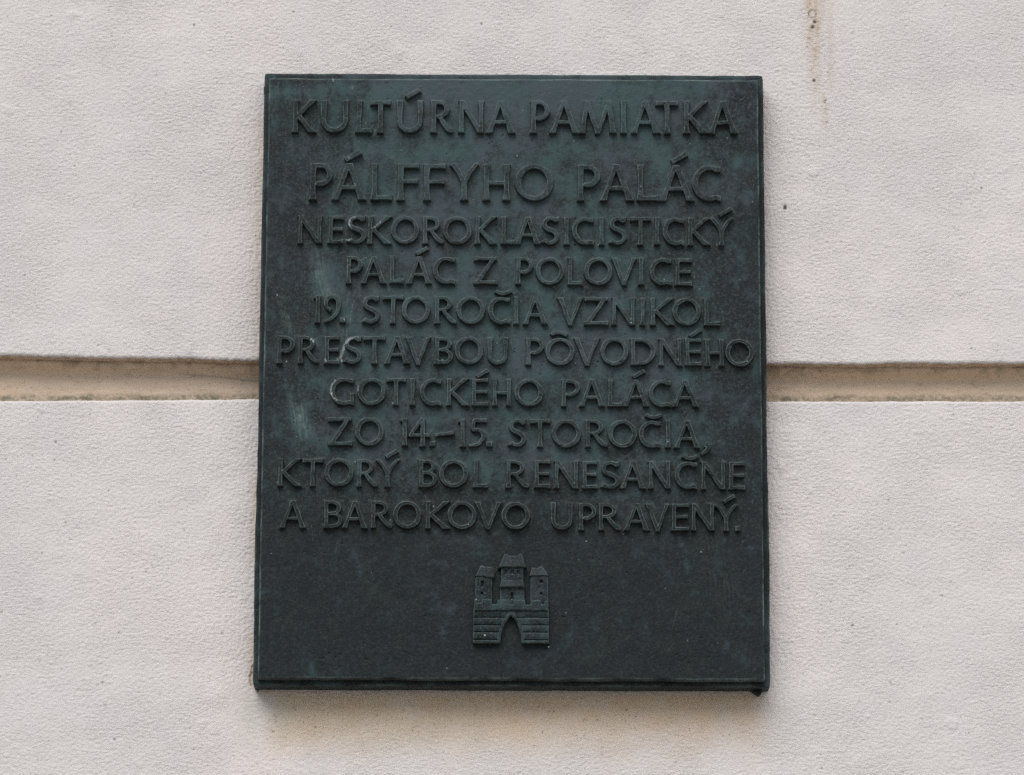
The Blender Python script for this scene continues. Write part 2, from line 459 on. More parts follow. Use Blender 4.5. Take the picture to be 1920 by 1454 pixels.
ST = (.098, .068, .092)                  # a stem: foot, waist, head
def glyph(ch, W):
    sw = .068
    g = []
    stem = lambda x, y0=0., y1=1., w=ST: g_seg((x, y0), (x, y1), w, 'h', 'h')
    xs = .088
    base = {'Á': 'A', 'Č': 'C', 'É': 'E', 'Ô': 'O', 'Ú': 'U', 'Ý': 'Y'}.get(ch, ch)
    if base == 'A':
        ax = W * .50
        g += [g_seg((.075, 0), (ax - .012, 1.0), (.092, .058, .070), 'h', 'h'),
              g_seg((W - .085, 0), (ax + .012, 1.0), (.105, .076, .080), 'h', 'h'),
              g_seg((W * .24, .335), (W * .76, .335), (.052, .050, .052))]
    elif base == 'B':
        r = W - xs - .03
        g += [stem(xs)]
        up = np.concatenate([[(xs, .935)], arc(xs + r * .45, .735, r * .50 - sw * .2, .20, 90, -90, 16), [(xs, .535)]])
        lo = np.concatenate([[(xs, .515)], arc(xs + r * .48, .285, r * .57 - sw * .2, .225, 90, -90, 16), [(xs, .06)]])
        g += [g_cur(up, np.interp(np.linspace(0, 1, len(up)), [0, .25, .5, .75, 1], [.055, .058, .075, .058, .045])),
              g_cur(lo, np.interp(np.linspace(0, 1, len(lo)), [0, .25, .5, .75, 1], [.045, .058, .078, .062, .058]))]
    elif base in 'CG':
        rx = W * .56 - .055; cx = .072 + rx
        a = arc(cx, .5, rx, .435, 62, 292, 26, .04)
        top = np.array([(W - .035, .885)]); bot = np.array([(W - .03, .062)])
        pts = np.concatenate([top, a, bot])
        ws = np.interp(np.linspace(0, 1, len(pts)), [0, .1, .35, .5, .7, .92, 1], [.072, .056, .070, .082, .078, .062, .068])
        g += [g_cur(pts, ws, (-1, .12), (-1, 0))]
        if base == 'G':
            g += [g_seg((W - .085, .04), (W - .085, .42), (.075, .068, .085), 'h', 'h')]
    elif base == 'D':
        r = W - xs
        pts = np.concatenate([[(xs, .94)], [(xs + r * .2, .94)], arc(xs + r * .28, .5, r * .66 - sw * .4, .44, 84, -84, 22), [(xs + r * .2, .06)], [(xs, .06)]])
        g += [stem(xs), g_cur(pts, np.interp(np.linspace(0, 1, len(pts)), [0, .25, .5, .75, 1], [.055, .060, .084, .062, .055]))]
    elif base in 'EF':
        g += [stem(xs)]
        g += [g_seg((xs, .942), (W - .01, .945), (.055, .052, .072), 'n', 'v'),
              g_seg((xs, .505), (W * .93, .515), (.050, .048, .066), 'n', 'v')]
        if base == 'E':
            g += [g_seg((xs, .058), (W, .062), (.055, .055, .078), 'n', 'v')]
    elif base == 'H':
        g += [stem(xs), stem(W - xs), g_seg((xs, .475), (W - xs, .475), (.05, .05, .05))]
    elif base == 'I':
        g += [stem(W * .5)]
    elif base == 'K':
        g += [stem(xs),
              g_seg((xs + .01, .44), (W - .085, 1.0), (.05, .060, .082), 'n', 'h'),
              g_seg((xs + .09, .53), (W - .105, 0), (.06, .072, .112), 'n', 'h')]
    elif base == 'L':
        g += [stem(xs), g_seg((xs, .062), (W, .066), (.06, .058, .082), 'n', 'v')]
    elif base == 'M':
        g += [g_seg((.075, 0), (W * .20, 1.0), (.088, .062, .070), 'h', 'h'),
              g_seg((W - .085, 0), (W * .80, 1.0), (.10, .074, .076), 'h', 'h'),
              g_seg((W * .20, 1.0), (W * .50, -.02), (.075, .070, .062), 'h', 'h'),
              g_seg((W * .80, 1.0), (W * .50, -.02), (.066, .058, .058), 'h', 'h')]
    elif base == 'N':
        g += [g_seg((.072, 0), (.080, 1.0), (.092, .060, .062), 'h', 'h'),
              g_seg((W - .072, 0), (W - .072, 1.0), (.070, .060, .090), 'h', 'h'),
              g_seg((.075, 1.0), (W - .085, 0), (.080, .072, .088), 'h', 'h')]
    elif base == 'O':
        pts = arc(W * .5, .5, W * .5 - .078, .445, 0, 360, 49, .0)
        t = np.radians(np.linspace(0, 360, 49))
        g += [g_cur(pts, .071 + .013 * np.cos(2 * (t + .25)))]
    elif base == 'P':
        r = W - xs
        pts = np.concatenate([[(xs, .942)], arc(xs + r * .34, .690, r * .60 - .04, .252, 88, -112, 22)])
        ws = np.interp(np.linspace(0, 1, len(pts)), [0, .2, .5, .8, 1], [.055, .054, .078, .064, .052])
        g += [stem(xs), g_cur(pts, ws)]
    elif base == 'R':
        r = W - xs
        bx = r * .46
        pts = np.concatenate([[(xs, .942)], arc(xs + bx * .55, .720, bx * .86, .222, 88, -90, 20), [(xs, .498)]])
        ws = np.interp(np.linspace(0, 1, len(pts)), [0, .2, .5, .8, 1], [.055, .054, .078, .056, .045])
        leg = bez((xs + bx * .62, .50), (xs + bx * 1.05, .34), (W - .22, .05), (W - .03, .062), 16)
        g += [stem(xs), g_cur(pts, ws), g_cur(leg, np.interp(np.linspace(0, 1, 16), [0, .5, .85, 1], [.055, .078, .074, .050]))]
    elif base == 'S':
        cx = W * .5
        up = arc(cx + .015, .735, W * .40 - .03, .210, 42, 205, 16)
        lo = arc(cx - .01, .275, W * .45 - .04, .222, 40, -140, 18)
        mid = bez(up[-1], (up[-1][0] + .02, .56), (lo[0][0] - .04, .50), lo[0], 8)[1:-1]
        top = np.array([(W - .03, .925)]); bot = np.array([(.045, .115)])
        pts = np.concatenate([top, up, mid, lo, bot])
        ws = np.interp(np.linspace(0, 1, len(pts)), [0, .12, .3, .52, .75, .93, 1], [.078, .056, .066, .082, .070, .056, .072])
        g += [g_cur(pts, ws, (-1, .2), (.8, -.9))]
    elif base == 'T':
        g += [stem(W * .5), g_seg((0, .938), (W, .942), (.074, .054, .076), 'v', 'v')]
    elif base == 'U':
        r = W * .5 - .085
        pts = np.concatenate([[(.088, 1.0)], [(.085, .72)], [(.085, .5)], arc(W * .5, .062 + r * .98, r, r * .98, 180, 360, 20), [(W - .085, .5)], [(W - .085, .72)], [(W - .088, 1.0)]])
        ws = np.interp(np.linspace(0, 1, len(pts)), [0, .06, .15, .5, .85, .94, 1], [.098, .076, .072, .068, .066, .068, .090])
        g += [g_cur(pts, ws, (0, -1), (0, -1))]
    elif base == 'V':
        g += [g_seg((.085, 1.0), (W * .5 + .01, -.03), (.10, .074, .066), 'h', 'h'),
              g_seg((W - .075, 1.0), (W * .5 - .005, -.03), (.088, .058, .058), 'h', 'h')]
    elif base == 'Y':
        l = bez((.05, 1.0), (W * .27, .86), (W * .42, .64), (W * .5, .42), 12)
        r_ = bez((W - .04, 1.0), (W * .74, .88), (W * .60, .64), (W * .5, .42), 12)
        g += [g_cur(l, np.linspace(.062, .066, 12), (.4, -1)), g_cur(r_, np.linspace(.050, .058, 12), (-.4, -1)),
              g_seg((W * .5, 0), (W * .5, .52), (.102, .070, .066), 'h', 'n')]
    elif base == 'Z':
        g += [g_seg((.03, .938), (W - .03, .938), (.074, .054, .054), 'v', 'v'),
              g_seg((W - .115, 1.0), (.115, 0), (.07, .070, .07), 'h', 'h'),
              g_seg((.02, .062), (W, .066), (.058, .058, .082), 'v', 'v')]
    elif base == '1':
        g += [stem(W * .6), g_seg((0, .90), (W * .6, .965), (.028, .034, .036), 'n', 'n')]
    elif base == '9':
        cx = W * .52
        a = arc(cx - .01, .695, W * .5 - .085, .245, 262, -10, 26)
        tail = bez(a[-1], (W - .06, .40), (W * .62, .12), (.06, .02), 14)[1:]
        pts = np.concatenate([a, tail])
        g += [g_cur(pts, np.interp(np.linspace(0, 1, len(pts)), [0, .08, .3, .65, .9, 1], [.066, .062, .070, .080, .055, .030]))]
    elif base == '4':
        sx = W * .66
        g += [g_seg((sx, 0), (sx, 1.0), (.10, .072, .070), 'h', 'h'),
              g_seg((sx - .02, 1.02), (.06, .38), (.060, .054, .060), 'n', 'h'),
              g_seg((.02, .395), (W, .40), (.056, .052, .068), 'v', 'v')]
    elif base == '5':
        g += [g_seg((W * .26, .94), (W - .01, .945), (.058, .058, .074), 'n', 'v'),
              g_seg((W * .30, .95), (W * .24, .60), (.062, .056, .055), 'n', 'n')]
        a = np.concatenate([[(W * .22, .60)], arc(W * .42, .37, W * .50 - .06, .235, 110, -52, 20)])
        tail = bez(a[-1], (W * .68, .10), (W * .4, .02), (.03, .03), 10)[1:]
        pts = np.concatenate([a, tail])
        g += [g_cur(pts, np.interp(np.linspace(0, 1, len(pts)), [0, .2, .5, .8, 1], [.048, .060, .080, .060, .036]))]
    elif base == '.':
        g += [g_seg((0, .088), (W, .095), (.088, .086, .088), 'v', 'v')]
    elif base == ',':
        pts = bez((W * .50, .14), (W + .05, .10), (W * .70, -.12), (W * .15, -.24), 12)
        g += [g_cur(pts, np.linspace(.110, .045, 12))]
    elif base == '-':
        g += [g_seg((0, .405), (W, .50), (.066, .056, .068), 'n', 'n')]
    if ch in 'ÁÉÚÝ':
        x0 = {'Á': .36, 'É': .32, 'Ú': .34, 'Ý': .42}[ch] * W; x0 = x0 if ch != 'Á' else W * .38
        g += [g_seg((x0, 1.09), (x0 + .40, 1.335), (.066, .062, .072), 'n', 'n')]
    if ch == 'Č':
        c = W * .66
        pts = np.array([(c - .27, 1.215), (c - .14, 1.145), (c, 1.115), (c + .14, 1.145), (c + .27, 1.215)])
        g += [g_cur(pts, [.058, .060, .064, .060, .058], (.8, -.6), (-.8, -.6))]
    if ch == 'Ô':
        c = W * .47
        pts = np.array([(c - .29, 1.12), (c - .15, 1.195), (c, 1.215), (c + .15, 1.185), (c + .29, 1.10)])
        g += [g_cur(pts, [.058, .060, .064, .060, .058], (.8, .6), (-.8, .6))]
    return g

def stroke_d(st, X, Y):
    if st[0] == 's':
        _, p0, p1, w, c0, c1, fl = st
        v = p1 - p0; L = np.hypot(*v); u = v / L
        rx = X - p0[0]; ry = Y - p0[1]
        al = (rx * u[0] + ry * u[1]) / L
        s = np.abs(-rx * u[1] + ry * u[0])
        t = np.clip(al, 0, 1)
        hw = w[1] + (w[0] - w[1]) * np.clip(1 - t / fl, 0, 1) ** 2.2 + (w[2] - w[1]) * np.clip((t - 1 + fl) / fl, 0, 1) ** 2.2
        d = hw - s
        for c, p, sg in ((c0, p0, 1), (c1, p1, -1)):
            if c == 'n':
                d = np.minimum(d, sg * ((X - p[0]) * u[0] + (Y - p[1]) * u[1]))
            elif c == 'h':
                d = np.minimum(d, sg * np.sign(v[1]) * (Y - p[1]))
            elif c == 'v':
                d = np.minimum(d, sg * np.sign(v[0]) * (X - p[0]))
        return d
    _, pts, ws, n0, n1 = st
    d = np.full(X.shape, -9.0)
    m = len(pts) - 1
    closed = np.hypot(*(pts[0] - pts[-1])) < 1e-6
    for i in range(m):
        a, b = pts[i], pts[i + 1]
        v = b - a; L2 = v @ v
        if L2 < 1e-12:
            continue
        t = np.clip(((X - a[0]) * v[0] + (Y - a[1]) * v[1]) / L2, 0, 1)
        e = ws[i] + (ws[i + 1] - ws[i]) * t - np.hypot(X - a[0] - t * v[0], Y - a[1] - t * v[1])
        d = np.maximum(d, e)
    if not closed:
        for p, nb, nn in ((pts[0], pts[1], n0), (pts[-1], pts[-2], n1)):
            q = np.array(nn, float) if nn is not None else nb - p
            q = q / np.hypot(*q)
            r = .16
            near = np.hypot(X - p[0], Y - p[1]) < r
            e = (X - p[0]) * q[0] + (Y - p[1]) * q[1]
            d = np.where(near, np.minimum(d, e), d)
    return d

LS = 0.4                                  # lattice of the lettering (mm); the panel's own lattice is twice that
PX0, PX1, PZ0, PZ1 = -294.4, 293.6, -369.6, 364.0
fx = np.arange(PX0, PX1 + .01, .8); fz = np.arange(PZ0, PZ1 + .01, .8)
D_FIELD = np.full((len(fz), len(fx)), -9.0)   # distance to the nearest letter over the panel (mm)
H_LET = 7.4

WHITE = [  # bird lime and lime runs: polylines of (x, z, half width) in plaque mm
 [(-183.9, 41.4, 1.26), (-193.3, 36.2, 1.89), (-199.5, 29.6, 2.02), (-201.9, 21.7, 1.89), (-203.7, 15.2, 1.51), (-202.4, 11.3, 0.95)],
 [(-188.3, 187.3, 0.95), (-194.0, 185.9, 1.39), (-195.9, 179.9, 1.26), (-192.6, 173.3, 0.95)],
 [(-198.2, 161.3, 1.01), (-195.0, 158.7, 1.26), (-191.8, 160.0, 0.88)],
 [(-164.7, 174.8, 0.88), (-159.7, 179.4, 0.95), (-156.5, 182.8, 0.63)],
 [(-241.8, 32.7, 0.63), (-236.2, 37.3, 1.26), (-235.5, 32.1, 1.01)],
 [(-221.9, 12.5, 0.76), (-220.0, 9.3, 1.01)],
 [(-207.5, 15.2, 0.69), (-205.6, 11.3, 0.82)],
 [(-209.6, -12.2, 0.76), (-213.9, -18.7, 1.20), (-214.4, -27.2, 1.39), (-211.8, -34.3, 1.13), (-206.7, -38.2, 0.82)],
 [(-182.5, -18.6, 0.95), (-182.4, -27.1, 0.63)],
 [(-203.1, 62.3, 0.88), (-198.7, 60.4, 0.88)],
 [(-199.1, 231.2, 0.76), (-197.8, 228.6, 1.01)],
 [(-197.0, 261.3, 0.88), (-195.7, 262.7, 0.63)],
 [(-188.9, 229.3, 0.57), (-188.2, 226.6, 0.69)],
 [(-218.2, 365.0, 0.69), (-216.9, 360.2, 1.01)],
 [(-194.4, 354.9, 0.57), (-193.1, 350.9, 0.63)],
 [(-289.5, 369.4, 1.01), (-286.9, 368.1, 1.01)],
 [(-220.9, 369.0, 0.76), (-218.9, 368.4, 0.63)],
 [(-188.3, 87.4, 0.50), (-191.9, 70.9, 0.50), (-193.6, 59.8, 0.50)],
 [(-194.1, 97.2, 0.50), (-197.1, 84.1, 0.50)],
 [(281.1, -158.8, 0.63), (282.4, -155.0, 0.63)],
 [(277.3, -164.0, 0.50), (277.9, -167.2, 0.50)],
 [(-175.0, 139.6, 0.63), (-196.4, 126.9, 0.57)],
 [(-196.5, 133.5, 0.76), (-196.9, 113.7, 0.50)],
 [(52.5, 189.0, 0.76), (53.7, 185.7, 0.76)],
 [(-83.4, 254.5, 0.88), (-81.5, 253.1, 0.76)],
]
def seg_mask(X, Z, pts):
    m = np.zeros(X.shape)
    for (a, b) in zip(pts[:-1], pts[1:]):
        v = np.array([b[0] - a[0], b[1] - a[1]]); L2 = max(v @ v, 1e-9)
        t = np.clip(((X - a[0]) * v[0] + (Z - a[1]) * v[1]) / L2, 0, 1)
        w = a[2] + (b[2] - a[2]) * t
        d = np.hypot(X - a[0] - t * v[0], Z - a[1] - t * v[1])
        m = np.maximum(m, 1 - sstep(.45, 1.25, d / w))
    return m

def white_at(xa, za):
    X, Z = np.meshgrid(xa, za)
    m = np.zeros(X.shape)
    X = X + 1.0 * perlin(X / 3.0, Z / 3.0, 305); Z = Z + .8 * perlin(X / 3.0, Z / 3.0, 307)
    n = .5 + .9 * fbm(X / 2.6, Z / 4.0, 301, 2)
    for pts in WHITE:
        p = np.array(pts)
        r = p[:, 2].max() * 2 + 1
        i0, i1 = np.searchsorted(xa, [p[:, 0].min() - r, p[:, 0].max() + r])
        j0, j1 = np.searchsorted(za, [p[:, 1].min() - r, p[:, 1].max() + r])
        if i1 > i0 and j1 > j0:
            m[j0:j1, i0:i1] = np.maximum(m[j0:j1, i0:i1], seg_mask(X[j0:j1, i0:i1], Z[j0:j1, i0:i1], pts) * np.clip(n[j0:j1, i0:i1] + .25, .15, 1) * min(1, p[:, 2].max() / 1.15) ** 1.5)
    return m * .66

SPOTS = [(rng.uniform(-288, 288), rng.uniform(-360, 360), rng.uniform(.45, .75), rng.uniform(.35, 1.0)) for _ in range(60)]
BLOOM = [(-250, -58, 14, 28, .42), (-226, 112, 12, 32, .45), (-190, 60, 18, 30, .22), (-276, 345, 40, 8, .5), (-120, 352, 120, 7, .45), (120, 352, 120, 8, .35),
         (-214, 255, 40, 12, .3), (-70, 335, 90, 18, .3), (120, 330, 110, 16, .35), (-20, 205, 30, 14, .25), (230, 235, 40, 30, .18), (-90, 60, 200, 60, .12), (60, 80, 180, 90, .10)]
def patina_at(X, Z):
    p = -.19 + .15 * sstep(-240, -140, Z) + .14 * sstep(200, 345, Z)
    p = p + .46 * np.exp(-((X / 240) ** 6)) * sstep(-170, -110, Z)
    for (bx, bz, sx, sz, a) in BLOOM:
        e = ((X - bx + .25 * (Z - bz) * (sx < 20)) / sx) ** 2 + ((Z - bz) / sz) ** 2
        p = p + a * np.exp(-e)
    return p

LINES = [
 [
  "K:-265.1:-237.7:294:40.4 U:-231.3:-198.4:294:40.4 L:-189.1:-169.9:294:40.4 T:-171.2:-147.3:294.1:40.4 Ú:-139.9:-108.6:294.1:40.4 R:-99.4:-71.6:294.2:40.4 N:-65.8:-36.4:294.2:40.4 A:-32.3:0.6:294.2:40.4",
  "P:20.4:42.8:294.3:40.4 A:43.4:77.3:294.3:40.4 M:79.9:123.3:294.4:40.4 I:128.4:135.5:294.4:40.4 A:141.2:174.4:294.4:40.4 T:170.6:197.4:294.5:40.4 K:203.2:231.9:294.5:40.4 A:233.9:267.7:294.5:40.4",
 ],
 [
  "P:-243.3:-216.3:209.4:45.4 Á:-216:-177.2:209.4:45.3 L:-169.9:-144.8:209.4:45.3 F:-138.4:-112.3:209.5:45.2 F:-107.2:-80.5:209.5:45.1 Y:-76.1:-41.7:209.5:45.1 H:-36:-4.2:209.6:45 O:1.6:46.7:209.6:44.9",
  "P:76.3:103.3:209.6:44.7 A:104:142.8:209.7:44.7 L:147.6:172.7:209.7:44.6 Á:174.9:214.7:209.7:44.5 C:214:249:209.8:44.4",
 ],
 [
  "N:-255.8:-228.2:155.1:33.9 E:-220.3:-201.9:155.1:33.9 S:-198.7:-175.6:155.1:33.9 K:-173.3:-146.1:155:33.9 O:-145.4:-112.4:155:33.9 R:-107.7:-82:155:33.9 O:-83.3:-49.6:155:33.9 K:-45.2:-20.5:154.9:33.9 L:-14.8:1.4:154.9:33.9 A:3:31.6:154.9:33.9 S:33.8:55:154.9:33.9 I:59.5:66.8:154.9:33.9 C:70.2:96.3:154.8:33.9 I:101.7:108.9:154.8:33.9 S:114.3:135.6:154.8:33.9 T:139.7:163.2:154.8:33.9 I:167.9:174.9:154.8:33.9 C:178.7:204.7:154.7:33.9 K:207.6:232.7:154.7:33.9 Ý:233.9:261.8:154.7:33.9",
 ],
 [
  "P:-198:-179.1:105.8:33.3 A:-180:-151.5:105.7:33.3 L:-146.2:-129.4:105.7:33.3 Á:-125.3:-97.4:105.6:33.3 C:-94.9:-68.3:105.5:33.3",
  "Z:-47.1:-18.3:105.4:33.2",
  "P:3.5:23.7:105.3:33.2 O:27.2:60.1:105.3:33.2 L:65.2:82.6:105.2:33.1 O:84.2:117.7:105.2:33.1 V:117.4:145.9:105.1:33.1 I:148.1:156.9:105:33.1 C:162.6:188.6:105:33.1 E:192.4:212.6:104.9:33",
 ],
 [
  "1:-236.2:-228:57:33.5 9:-224.5:-203.7:56.9:33.5 .:-204.3:-198:56.9:33.5",
  "S:-178.4:-157.3:56.7:33.5 T:-154.1:-129.8:56.7:33.5 O:-131.7:-98.3:56.6:33.4 R:-92.9:-66.7:56.5:33.4 O:-66.7:-33.3:56.4:33.4 Č:-28.9:-2.4:56.2:33.4 I:-0.5:8.4:56.2:33.4 A:12.8:40.6:56.1:33.3",
  "V:53.2:82.5:56:33.3 Z:84.1:113.1:55.9:33.3 N:117.2:144.1:55.8:33.3 I:150.1:157.3:55.7:33.2 K:163:189.5:55.6:33.2 O:188.9:222.3:55.5:33.2 L:226.1:245.1:55.4:33.2",
 ],
 [
  "P:-278.5:-257.7:7:33.3 R:-253.3:-228.2:7:33.3 E:-222.5:-204.9:6.9:33.3 S:-199.2:-177.8:6.9:33.2 T:-175.6:-150.7:6.8:33.2 A:-151.4:-123:6.7:33.2 V:-126.2:-97.2:6.7:33.1 B:-92.5:-72.7:6.6:33.1 O:-68.6:-35.5:6.6:33.1 U:-29.9:-5.6:6.5:33",
  "P:15.4:36.5:6.4:33 Ô:38.7:72.7:6.3:33 V:72.7:102.3:6.3:32.9 O:103.3:136.3:6.2:32.9 D:139.1:167.8:6.1:32.8 N:172.8:199:6:32.8 É:203.4:222.6:6:32.8 H:227:249.3:5.9:32.7 O:250.9:283.9:5.9:32.7",
 ],
 [
  "G:-214.8:-186.6:-43.5:32.5 O:-182.5:-149.9:-43.5:32.5 T:-148.6:-126.3:-43.6:32.5 I:-122.5:-113.4:-43.6:32.5 C:-109:-83:-43.7:32.5 K:-77.7:-52.5:-43.7:32.5 É:-48.1:-28.7:-43.8:32.5 H:-24.6:-2.3:-43.8:32.5 O:2.4:35.7:-43.9:32.5",
  "P:57.6:79:-44:32.5 A:79.3:107.9:-44:32.5 L:112.3:129.2:-44.1:32.5 Á:131.1:160.3:-44.1:32.5 C:160.6:187.3:-44.2:32.5 A:188.9:218.4:-44.2:32.5",
 ],
 [
  "Z:-217.2:-188.4:-92.7:33.6 O:-184.7:-151.5:-92.9:33.5",
  "1:-131.5:-123.3:-93:33.4 4:-122.1:-97.3:-93:33.4 .:-97:-90.8:-93.1:33.4 -:-90.7:-68.8:-93.1:33.3 1:-63.5:-55.4:-93.2:33.3 5:-52.2:-30.6:-93.3:33.2 .:-30.3:-23.7:-93.3:33.2",
  "S:-4.3:16.3:-93.4:33.1 T:21:43.9:-93.5:33.1 O:46.4:80.2:-93.6:33 R:85.2:112.1:-93.7:32.9 O:112.1:145.3:-93.8:32.9 Č:148.5:174.8:-93.9:32.8 I:178.5:186.7:-94:32.8 A:190.4:219.6:-94.1:32.7 ,:219.6:231.8:-94.1:32.7",
 ],
 [
  "K:-274.6:-248.7:-141.9:32.8 T:-245.6:-221.5:-142:32.8 O:-220.3:-186.5:-142.1:32.8 R:-182.2:-157.2:-142.2:32.8 Ý:-159.7:-131.6:-142.3:32.8",
  "B:-109.7:-90.3:-142.5:32.8 O:-85.3:-51.9:-142.6:32.8 L:-46:-29.1:-142.7:32.8",
  "R:-7.3:19.9:-142.9:32.8 E:25.5:44.3:-143:32.8 N:49.3:76.7:-143.1:32.8 E:81.7:99.5:-143.2:32.8 S:103.6:126.4:-143.2:32.8 A:127.3:155.4:-143.3:32.8 N:159.8:185.1:-143.4:32.8 Č:190.7:217.6:-143.5:32.8 N:221.7:249.5:-143.7:32.8 E:253.8:272.6:-143.7:32.8",
 ],
 [
  "A:-270.9:-241.6:-191.9:32.6",
  "B:-220.1:-200.2:-192.1:32.5 A:-197.7:-169.7:-192.2:32.5 R:-165:-139.2:-192.3:32.4 O:-139.1:-106.4:-192.4:32.4 K:-101.8:-75:-192.5:32.3 O:-75.6:-42:-192.6:32.3 V:-43.2:-13.3:-192.7:32.2 O:-12.4:20.3:-192.9:32.2",
  "U:44.6:70.2:-193.1:32.1 P:77.3:97.6:-193.2:32 R:100.7:127.5:-193.3:32 A:131.2:159.6:-193.4:31.9 V:156.1:182.9:-193.5:31.9 E:186.4:206.6:-193.6:31.8 N:209.1:235:-193.7:31.8 Ý:235.9:263.9:-193.8:31.7 .:260.2:265.8:-193.8:31.7",
 ],
]
def word_mesh(spec, parent, name):
    items = []
    for tok in spec.split():
        f = tok.split(':')
        items.append((f[0], *map(float, f[1:])))
    x0 = min(i[1] for i in items) - 5; x1 = max(i[2] for i in items) + 5
    z0 = min(i[3] for i in items) - 12; z1 = max(i[3] + i[4] * 1.42 for i in items) + 3
    i0 = math.floor((x0 - PX0) / LS); i1 = math.ceil((x1 - PX0) / LS)
    j0 = math.floor((z0 - PZ0) / LS); j1 = math.ceil((z1 - PZ0) / LS)
    xa = PX0 + LS * np.arange(i0, i1 + 1); za = PZ0 + LS * np.arange(j0, j1 + 1)
    D = np.full((len(za), len(xa)), -9.0)
    Hm = np.full(D.shape, H_LET)
    for (ch, xl, xr, zb, cap) in items:
        W = (xr - xl) / cap
        a, b = np.searchsorted(xa, [xl - 6, xr + 6 + (8 if ch in 'ÁÉÚÝ' else 0)])
        X, Z = np.meshgrid(xa[a:b], za)
        jx, jz, jr = rng.normal(0, .25), rng.normal(0, .2), rng.normal(0, .008)
        X = X + .35 * perlin(X / 9, Z / 9, 401) + .10 * perlin(X / 2.2, Z / 2.2, 403)
        Zq = Z + .35 * perlin(X / 9, Z / 9, 405) + .10 * perlin(X / 2.2, Z / 2.2, 407)
        u = (X - xl - jx) / cap; v = (Zq - zb - jz) / cap
        u = u + jr * (v - .5)
        d = np.full(u.shape, -9.0)
        for st in glyph(ch, W):
            d = np.maximum(d, stroke_d(st, u, v))
        d = d * cap + .22
        hh = H_LET + rng.normal(0, .25)
        cur = D[:, a:b]
        Hm[:, a:b] = np.where(d > cur, hh, Hm[:, a:b])
        D[:, a:b] = np.maximum(cur, d)
    # the panel learns where the letters stand
    ie = np.arange((-i0) % 2, len(xa), 2); je = np.arange((-j0) % 2, len(za), 2)
    fi = (i0 + ie) // 2; fj = (j0 + je) // 2
    okx = (fi >= 0) & (fi < len(fx)); okz = (fj >= 0) & (fj < len(fz))
    sub = D[np.ix_(je[okz], ie[okx])]
    sl = np.ix_(fj[okz], fi[okx])
    D_FIELD[sl] = np.maximum(D_FIELD[sl], sub)
    X, Z = np.meshgrid(xa, za)
    k = Hm / H_LET
    h = np.interp(D, [-.4, .22, .50, .85, 3.0], [-1.2, H_LET - .7, H_LET - .22, H_LET - .03, H_LET]) * k
    h = h + np.where(D > .3, .05 * fbm(X / 3.2, Z / 3.2, 411, 2) + .16 * perlin(X / 11, Z / 11, 413), 0)
    chip = sstep(.42, .7, perlin(X / 4.5, Z / 4.5, 421)) * np.exp(-((D - .9) / .9) ** 2)
    h = h - .7 * chip
    edge = np.exp(-((D - .55) / .42) ** 2) * (.80 + .5 * perlin(X / 14, Z / 14, 431)) + .08 * (D > 0) * sstep(.1, .6, fbm(X / 5, Z / 5, 433, 2))
    grime = np.clip((1 - sstep(.2, .7, D)) * .8, 0, 1)
    white = white_at(xa, za)
    sp = np.zeros_like(D); splat(xa, za, SPOTS, sp, .4)
    P = np.stack([X, Y_PANEL - h, Z], -1) * MM
    on = D > -.4
    keep = on[:-1, :-1] | on[1:, :-1] | on[:-1, 1:] | on[1:, 1:]
    return grid_mesh(name, P, BRONZE, parent, keep, dict(edge=np.clip(edge, 0, 1), grime=grime, white=np.maximum(white, sp), pit=np.zeros_like(D), patina=patina_at(X, Z) - .24 * sstep(.2, .8, D)))

for ln in LINES:
    if len(ln) == 1:
        word_mesh(ln[0], plaque, 'inscription_line')
    else:
        e = empty('inscription_line', plaque)
        for w in ln:
            word_mesh(w, e, 'word')

# -- the castle of the emblem
def ex(px): return -45.4 + (px - 305) * .0936
def ez(py): return -328.5 + (1300 - py) * .0960
def poly_d(pts, X, Z):
    p = np.array([(ex(a), ez(b)) for a, b in pts])
    inside = np.zeros(X.shape, bool); dm = np.full(X.shape, 1e9)
    for a, b in zip(p, np.roll(p, -1, 0)):
        v = b - a; L2 = max(v @ v, 1e-12)
        t = np.clip(((X - a[0]) * v[0] + (Z - a[1]) * v[1]) / L2, 0, 1)
        dm = np.minimum(dm, np.hypot(X - a[0] - t * v[0], Z - a[1] - t * v[1]))
        cond = (a[1] > Z) != (b[1] > Z)
        with np.errstate(divide='ignore', invalid='ignore'):
            xi = (b[0] - a[0]) * (Z - a[1]) / (b[1] - a[1]) + a[0]
        inside ^= cond & (X < xi)
    return np.where(inside, dm, -dm)

